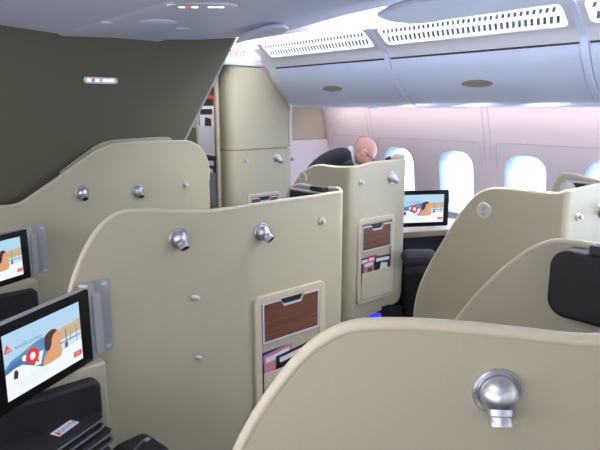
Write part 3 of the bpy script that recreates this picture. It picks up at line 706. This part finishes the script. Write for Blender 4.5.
hp = obj('headrest', MB().prism(frw, rrect(-1.60, -1.3, .95, 1.205, .05), 0, .04), 'charcoal', t, bevel=.012); hp['label'] = 'dark padded headrest inside the shell'
hr_ = onX(567, 189, 3.48); obj('headrest_disc', MB().lathe(hr_, (-1, 0, 0), [(.045, -.02), (.045, .004), (.03, .012)], 24), 'badge', hp)
obj('headrest_bar', MB().tube([(3.49, 1.57, 1.212), (3.49, 1.3, 1.212)], .007, 8), 'alu', hp)
obj('seat_cushion', MB().box(2.85, 3.5, 1.45, 1.95, .25, .48), 'leather', t, bevel=.04)

Y4 = 2.70
t = thing('seat_pod', 'pale seat shell in the centre with literature pocket, in front of the bending man', 'seat', (3.05, 2.8, 0), 'beige seat shells')
top = [(285, 215), (286.5, 203), (290, 190), (297, 178), (304, 170.5), (311, 166.2), (319, 164.5), (330, 165.5), (338, 166.2)]
pts = [onX(u, v, XA) for u, v in top]
pts += [V((XA+.004, 2.725, 1.262)), V((XA+.03, 2.703, 1.262)), V((XA+.09, 2.70, 1.263))]+[onY(u, v, Y4) for u, v in ((370, 162.6), (390, 160.2), (405.5, 158.4))]
xe = pts[-1].x
def zb4(p):
    if p.y > 2.715: return .05
    z = .115+.06*(p.x-2.8)/.5; d = xe-p.x; r = .06
    return z+(r-math.sqrt(max(0, r*r-(r-d)**2)) if d < r else 0)
# extra columns near the free end so the lower corner rounds off
pts = pts[:-1]+[V((xe-d, Y4, pts[-1].z)) for d in (.06, .03, .012, .003, 0)]
shell(t, pts, .022, 1, zb=zb4, rimr=.0125)
obj('end_trim', MB().tube([V((xe, Y4+.011, z)) for z in (.24, .6, .9, pts[-1].z-.004)], .0125, 8), 'rim', t)
obj('plinth', MB().box(2.83, 2.9, 2.74, 3.3, 0, .3), 'dark', t)
badge(t, onX(303, 178, XA), (-1, 0, 0), '1K')
reading_light(t, onY(391.5, 178, Y4), (0, -1, 0), V((.5, 0, .3)))
knob(t, onY(360.5, 182.5, Y4), (0, -1, 0), .021)
fr = frY(Y4); x0 = onY(357.5, 219, Y4).x; x1 = onY(393.5, 215, Y4).x; zt2 = onY(375, 217, Y4).z; zb2 = onY(374, 299.5, Y4).z
dz1 = onY(377, 224, Y4).z; dz0 = onY(377, 248, Y4).z; pz = onY(376, 268.5, Y4).z
pocket(t, fr, x0, x1, zb2, zt2, dz0, dz1, pz)
a = x0+.045; b = x1-.045
magazine(fr, a, a+.09, pz-.1, pz+.105, .005, ('blue', 'paper', 'skyb'), 'blue magazine at left of the pocket in the pale centre shell', None, .03)
magazine(fr, a+.05, a+.15, pz-.1, pz+.11, .009, ('red', 'paper', 'pink'), 'red magazine in the middle of the pocket in the pale centre shell', None, -.06)
magazine(fr, a+.02, a+.13, pz-.1, pz+.075, .0125, ('pink', 'paper', 'plum'), 'white and plum magazine in front in the pale centre shell pocket', None, .05)
magazine(fr, a+.12, b, pz-.1, pz+.095, .0155, ('ink', 'paper', 'paper'), 'black magazine at right of the pocket in the pale centre shell', None, -.04)
obj('seat_cushion', MB().box(2.85, 3.3, 2.78, 3.2, .25, .45), 'leather', t, bevel=.04)
# neighbouring window-side part with its lamp, footwell under the far monitor
fw = thing('footwell', 'black upholstered footwell with cream ledge below the far monitor', 'footrest', (3.75, 2.75, 0))
lz = onD(425, 233, 4.3).z
obj('ledge', MB().prism(fz, [(3.36, 2.78), (3.98, 2.5), (4.2, 2.5), (4.2, 2.95), (3.36, 2.95)], lz-.05, lz), 'joint', fw, bevel=.012)
obj('footwell_back', MB().prism(fz, [(3.36, 2.86), (4.2, 2.6), (4.2, 2.9), (3.36, 2.9)], 0, lz-.05), 'leather', fw, bevel=.01)
obj('footrest_cushion', MB().box(3.4, 4.1, 2.2, 2.75, 0, .42), 'leather', fw, bevel=.05)
P = onD(419, 258, 4.1); cu = MB(); fr = Fr(P, RT, UP, -FW)
cu.prism(fr, rrect(-.12, .14, -.06, .05, .05, 8), -.12, .03); o = obj('cushion', cu, 'charcoal', bevel=.04); tag(o, 'dark grey cushion in the footwell below the far monitor', 'cushion')
P = onZ(376, 315, .12)
o = thing('footwell_light', 'small glowing blue light low under the pale centre shell', 'light', P)
obj('lamp_strip', MB().prism(Fr(P, RT, UP, -FW), rrect(-.07, .04, -.05, .012, .015), -.015, 0), 'blue_led', o); obj('lamp_housing', MB().prism(Fr(P, RT, UP, -FW), rrect(-.1, .2, -.07, .06, .01), -.06, -.015), 'dark', o)
# lamp on the farther shell peeking above
t2 = thing('reading_lamp', 'cream reading lamp with black tip just above the pale shell beside the man', 'lamp', onD(395, 166, 4.6))
P = onD(396, 156.6, 4.42); a = onD(390.5, 158, 4.42); b = onD(386.5, 159.2, 4.40)
obj('lamp_head', MB().tube([onD(404, 157, 4.44), onD(401, 156.4, 4.43), P, a], [.018, .023, .024, .016], 16), 'rim', t2, smooth=60)
obj('lamp_tip', MB().tube([a, b], [.0145, .012], 16), 'dark', t2)
obj('lamp_stem', MB().tube([P, V((P.x, P.y, lz+.001))], .012, 10), 'alu', t2)

# ------------------------------------------------------------------ folded blanket and bag at lower left
zt3 = .47
P = onZ(66, 446, zt3); t = thing('folded_blanket', 'folded black blanket with grey piping and white label on the footrest', 'blanket', P)
for k in range(4):
    w, d = .165-.004*k, .125-.003*k; cx, cy = .012*math.sin(k*2.1), .01*k; z0 = zt3+.001+.026*k
    f2 = Fr((P.x-.06+cx, P.y-.05+cy, z0), (math.cos(.45), math.sin(.45), 0), (-math.sin(.45), math.cos(.45), 0), (0, 0, 1))
    lp = rrect(-w, w, -d, d, .03, 5)
    ly = obj('blanket_layer', MB().prism(f2, lp, 0, .024), 'black', t, bevel=.009)
    obj('piping', MB().tube([f2.p(x, z, .012) for x, z in rrect(-w-.002, w+.002, -d-.002, d+.002, .03, 5)], .0045, 6, closed=True), 'piping', ly)
top3 = zt3+.001+.026*3+.024
q = onZ(65, 428, top3+.001); ex = (onZ(73.5, 419, top3)-onZ(52, 434, top3)); L = ex.length; ex.normalize(); ez = UP.cross(ex)
fl = Fr(V((q.x, q.y, top3)), ex, ez, (0, 0, 1))
lb = obj('care_label', MB().prism(fl, [(-L*.46, -.02), (L*.46, -.02), (L*.46, .02), (-L*.46, .02)], .0, .002), 'mag_paper', t); lb['label'] = 'white label with red end'
m = MB().prism(fl, [(-L*.44, -.015), (-L*.3, -.015), (-L*.34, .013)], .002, .0026, 0).text(fl, 'QANTAS', -L*.28, -.009, .017, .0024, 1, wide=.9)
obj('label_print', m, ['mag_red', 'mag_blue'], lb)
t = thing('bag', 'soft black bag lying beside the folded blanket at lower left', 'bag', V((.79, 1.835, 0)))
f2 = Fr((.79, 1.835, 0), (math.cos(.12), math.sin(.12), 0), (-math.sin(.12), math.cos(.12), 0), (0, 0, 1))
obj('bag_body', MB().prism(f2, rrect(-.085, .085, -.105, .09, .045, 6), .0, .425), 'black', t, bevel=.04)
obj('zip', MB().tube([f2.p(-.05, -.03, .426), f2.p(.0, .0, .427), f2.p(.045, .02, .426)], .004, 6), 'piping', t)
obj('zip_pull', MB().prism(f2, [(.03, -.005), (.05, .0), (.048, .012), (.028, .007)], .425, .432), 'silver', t)

# ------------------------------------------------------------------ the bending man
def skin_mesh(chains, sub=2):
    """chains: list of [(pos, radius), ...]; a chain may start at an existing point (same position)"""
    vs, es, rs = [], [], []
    def idx(p, r):
        for i, q in enumerate(vs):
            if (q-p).length < 1e-4: return i
        vs.append(p); rs.append(r); return len(vs)-1
    for ch in chains:
        ids = [idx(V(p), r) for p, r in ch]; es += list(zip(ids, ids[1:]))
    me = bpy.data.meshes.new('s'); me.from_pydata(vs, es, [])
    ob = bpy.data.objects.new('s', me); C.objects.link(ob)
    ob.modifiers.new('k', 'SKIN'); 
    for i, d in enumerate(me.skin_vertices[0].data): d.radius = (rs[i], rs[i]); d.use_root = (i == 0)
    sb = ob.modifiers.new('u', 'SUBSURF'); sb.levels = sub
    dg = bpy.context.evaluated_depsgraph_get(); ev = ob.evaluated_get(dg).to_mesh()
    out = ([v.co.copy() for v in ev.vertices], [tuple(p.vertices) for p in ev.polygons])
    bpy.data.objects.remove(ob); return out
hip = onD(311, 150, 4.75); hip.z = 0
def B(a, b, z): return V((hip.x, hip.y, 0))+RT*a+FW*b+UP*z     # a forwards, b to his left, z up
man = thing('person', 'bald man in dark jacket bending over the seat behind the pale centre shell', 'person', V((hip.x, hip.y, 0)))
S = dict(pel=B(.01, 0, .95), sp1=B(.10, 0, 1.15), ch=B(.21, 0, 1.24), nb=B(.315, 0, 1.262), nk=B(.36, 0, 1.268), hd=B(.41, 0, 1.28))
spine = [(S['pel'], .13), (S['sp1'], .13), (S['ch'], .145), (S['nb'], .085), (S['nk'], .06), (S['hd'], .07)]
legs, arms, hands = [], [], []
for s in (-1, 1):
    legs.append([(S['pel'], .13), (B(-.01, .09*s, .84), .095), (B(.03, .10*s, .48), .062), (B(-.03, .10*s, .10), .045), (B(.0, .10*s, .05), .04), (B(.14, .11*s, .035), .035)])
    arms.append([(S['ch'], .145), (B(.26, .17*s, 1.22), .062), (B(.36, .22*s, .93), .045), (B(.50, .17*s, .74), .033), (B(.53, .16*s, .70), .028)])
    wrist = B(.53, .16*s, .70); palm = B(.575, .155*s, .665)
    hands.append([(wrist, .028), (palm, .034)])
    for k, (off, ln) in enumerate(((-.03, .072), (-.01, .082), (.011, .078), (.03, .06))):
        base = palm+FW*off+RT*.03+UP*-.015
        hands.append([(palm, .034), (base, .013), (base+RT*ln*.5+UP*-.015, .012), (base+RT*ln*.85+UP*-.04, .0105)])
    th = palm+FW*(-.03*s); hands.append([(wrist, .028), (th+FW*(-.02*s), .012), (th+FW*(-.04*s)+RT*.03+UP*-.02, .010), (th+FW*(-.04*s)+RT*.055+UP*-.035, .009)])
body = MB()
for ch in ([spine]+legs+arms, ):
    v, f = skin_mesh(ch); body.add(v, f)
for i in range(0, len(hands), 6):
    v, f = skin_mesh(hands[i:i+6]); body.add(v, f)
# head: skull, face and ears; looks down and forwards
HC = B(.445, 0, 1.305); hf = (RT*.72-UP*.69).normalized(); hu = (RT*.69+UP*.72).normalized(); hl = FW
def ellip(mbx, c, ax, rad, n=20, mi=0):
    vs, fs = [], []
    for i in range(n+1):
        th = PI*i/n
        for k in range(n):
            ph = 2*PI*k/n
            vs.append(c+ax[0]*rad[0]*math.sin(th)*math.cos(ph)+ax[1]*rad[1]*math.sin(th)*math.sin(ph)+ax[2]*rad[2]*math.cos(th))
    for i in range(n):
        for k in range(n): fs.append((i*n+k, i*n+(k+1) % n, (i+1)*n+(k+1) % n, (i+1)*n+k))
    mbx.add(vs, fs, mi)
ax = (hf, hl, hu)
ellip(body, HC+hu*.02-hf*.005, ax, (.100, .077, .086)); ellip(body, HC+hf*.025-hu*.05, ax, (.07, .06, .07)); ellip(body, HC+hf*.055-hu*.095, ax, (.033, .035, .026))
ellip(body, HC+hf*.102-hu*.03, ax, (.02, .014, .024)); ellip(body, HC+hf*.088+hu*.005, ax, (.016, .05, .012))
for s in (-1, 1): ellip(body, HC-hf*.005+hl*.078*s-hu*.025, ax, (.02, .010, .033))
ob = obj('body', body, 'skin', man)
rm = ob.modifiers.new('r', 'REMESH'); rm.mode = 'VOXEL'; rm.voxel_size = .0065; rm.use_smooth_shade = True
sm = ob.modifiers.new('s', 'SMOOTH'); sm.factor = .5; sm.iterations = 3
def bake(ob):
    dg = bpy.context.evaluated_depsgraph_get(); me = bpy.data.meshes.new_from_object(ob.evaluated_get(dg))
    ob.modifiers.clear(); ob.data = me
    bm = bmesh.new(); bm.from_mesh(me); seen = set(); isl = []
    for v in bm.verts:
        if v in seen: continue
        st, cur = [v], []
        seen.add(v)
        while st:
            q = st.pop(); cur.append(q)
            for e in q.link_edges:
                w = e.other_vert(q)
                if w not in seen: seen.add(w); st.append(w)
        isl.append(cur)
    isl.sort(key=len); print('ISL', [len(i) for i in isl])
    bmesh.ops.delete(bm, geom=[v for i in isl[:-1] for v in i], context='VERTS'); bm.to_mesh(me); bm.free(); me.shade_smooth()
bake(ob)
def cloth(name, chains, m, voxel=.012):
    mbx = MB(); v, f = skin_mesh(chains); mbx.add(v, f); o = obj(name, mbx, m, man, smooth=180)
    return o
g = lambda ch, d, n0=0, n1=None: [(p, r+d) for p, r in ch[n0:n1]]
cloth('jacket', [[(S['pel'], .155), (S['sp1'], .15), (S['ch'], .162), (B(.305, 0, 1.262), .10)]]+[[(S['ch'], .162), (a[1][0], .08), (a[2][0], .06), (a[3][0], .048)] for a in arms], 'jacket')
cloth('trousers', [[(S['pel'], .15)]+g(l, .018, 1, 4) for l in legs], 'jacket')
for l in legs: obj('shoe', MB().tube([l[4][0]+UP*-.005-RT*.05, l[4][0]+RT*.03, l[5][0]+RT*.03+UP*.005, l[5][0]+RT*.09], [.042, .05, .045, .03], 14), 'dark', man, smooth=60)
cd = (S['nk']-S['nb']).normalized(); obj('collar', MB().lathe(S['nb']+cd*.012, cd, [(.078, -.01), (.074, .022), (.068, .025), (.072, -.01)], 24), 'shirt', man)
# glasses, brows and mouth
gl = MB()
for s in (-1, 1):
    c = HC+hf*.106+hl*.033*s-hu*.012
    gl.tube([c+hl*.024*math.cos(a)+hu*.018*math.sin(a) for a in [2*PI*k/16 for k in range(16)]], .0022, 6, closed=True)
    gl.tube([c+hl*.022*s, HC+hf*.06+hl*.083*s-hu*.008, HC-hf*.005+hl*.085*s-hu*.008], .0022, 6)
gl.tube([HC+hf*.107+hl*.01-hu*.008, HC+hf*.107-hl*.01-hu*.008], .0022, 6)
obj('glasses', gl, 'dark', man)
for s in (-1, 1):
    e = MB(); ellip(e, HC+hf*.088+hl*.03*s-hu*.014, ax, (.011, .012, .010), 12); eo = obj('eye', e, 'shirt', man); e2 = MB(); ellip(e2, HC+hf*.0965+hl*.03*s-hu*.016, ax, (.0035, .005, .005), 10); obj('iris', e2, 'dark', eo)
obj('mouth', MB().tube([HC+hf*.083+hl*.024-hu*.074, HC+hf*.092-hu*.072, HC+hf*.083-hl*.024-hu*.074], .004, 8), mat('lips', (176, 98, 92), .5), man)

# ------------------------------------------------------------------ light
def area(name, loc, rot, sx, sy, power, col):
    l = bpy.data.lights.new(name, 'AREA'); l.shape = 'RECTANGLE'; l.size = sx; l.size_y = sy; l.energy = power; l.color = col
    o = bpy.data.objects.new(name, l); C.objects.link(o); o.location = loc; o.rotation_euler = rot; return o
area('cove_light', (2.78, 2.0, 2.27), (PI, 0, 0), .12, 4.2, 130, (.86, .91, 1))         # in the cove, washes the upper ceiling
area('aisle_end_fill', (2.45, 5.3, 2.4), (0, 0, 0), .5, 1.5, 30, (.95, .97, 1))  # added fill, brightens the magazine rack on the closet side
area('wall_wash_light', (4.04, 2.0, 1.69), (0, math.radians(6), 0), .09, 4.6, 8, (1, .85, .79))
area('left_up_fill', (-1.4, 1.3, 1.15), (0, math.radians(-128), 0), .6, 4.6, 44, (.88, .92, 1))  # added fill aimed upwards, lifts ceiling and bins; stands in for left-side light
area('rear_fill', (1.4, -1.55, 1.6), (PI/2, 0, 0), 4.2, 1.0, 7, (1, .97, .90))  # added fill behind the camera, not a fitting of the cabin
area('right_cove_light', (3.0, -.7, 1.95), (math.radians(70), 0, 0), 1.1, .3, 16, (.78, .88, 1))      # the lit bin row goes on behind
area('aisle_down_fill', (.1, .9, 2.07), (0, 0, 0), .5, 1.2, 5, (1, .98, .94))  # added fill from above for the monitor casing, shell rim and blanket
w = bpy.data.worlds.new('sky'); bpy.context.scene.world = w; w.use_nodes = True
bg = w.node_tree.nodes['Background']; bg.inputs[0].default_value = (.62, .79, 1, 1); bg.inputs[1].default_value = 15
sc = bpy.context.scene
sc.view_settings.view_transform = 'Standard'; sc.view_settings.look = 'None'; sc.view_settings.exposure = 0.5; sc.view_settings.gamma = 1; sc.view_settings.use_curve_mapping = False
sc.cycles.use_denoising = True; sc.cycles.max_bounces = 10; sc.cycles.diffuse_bounces = 6
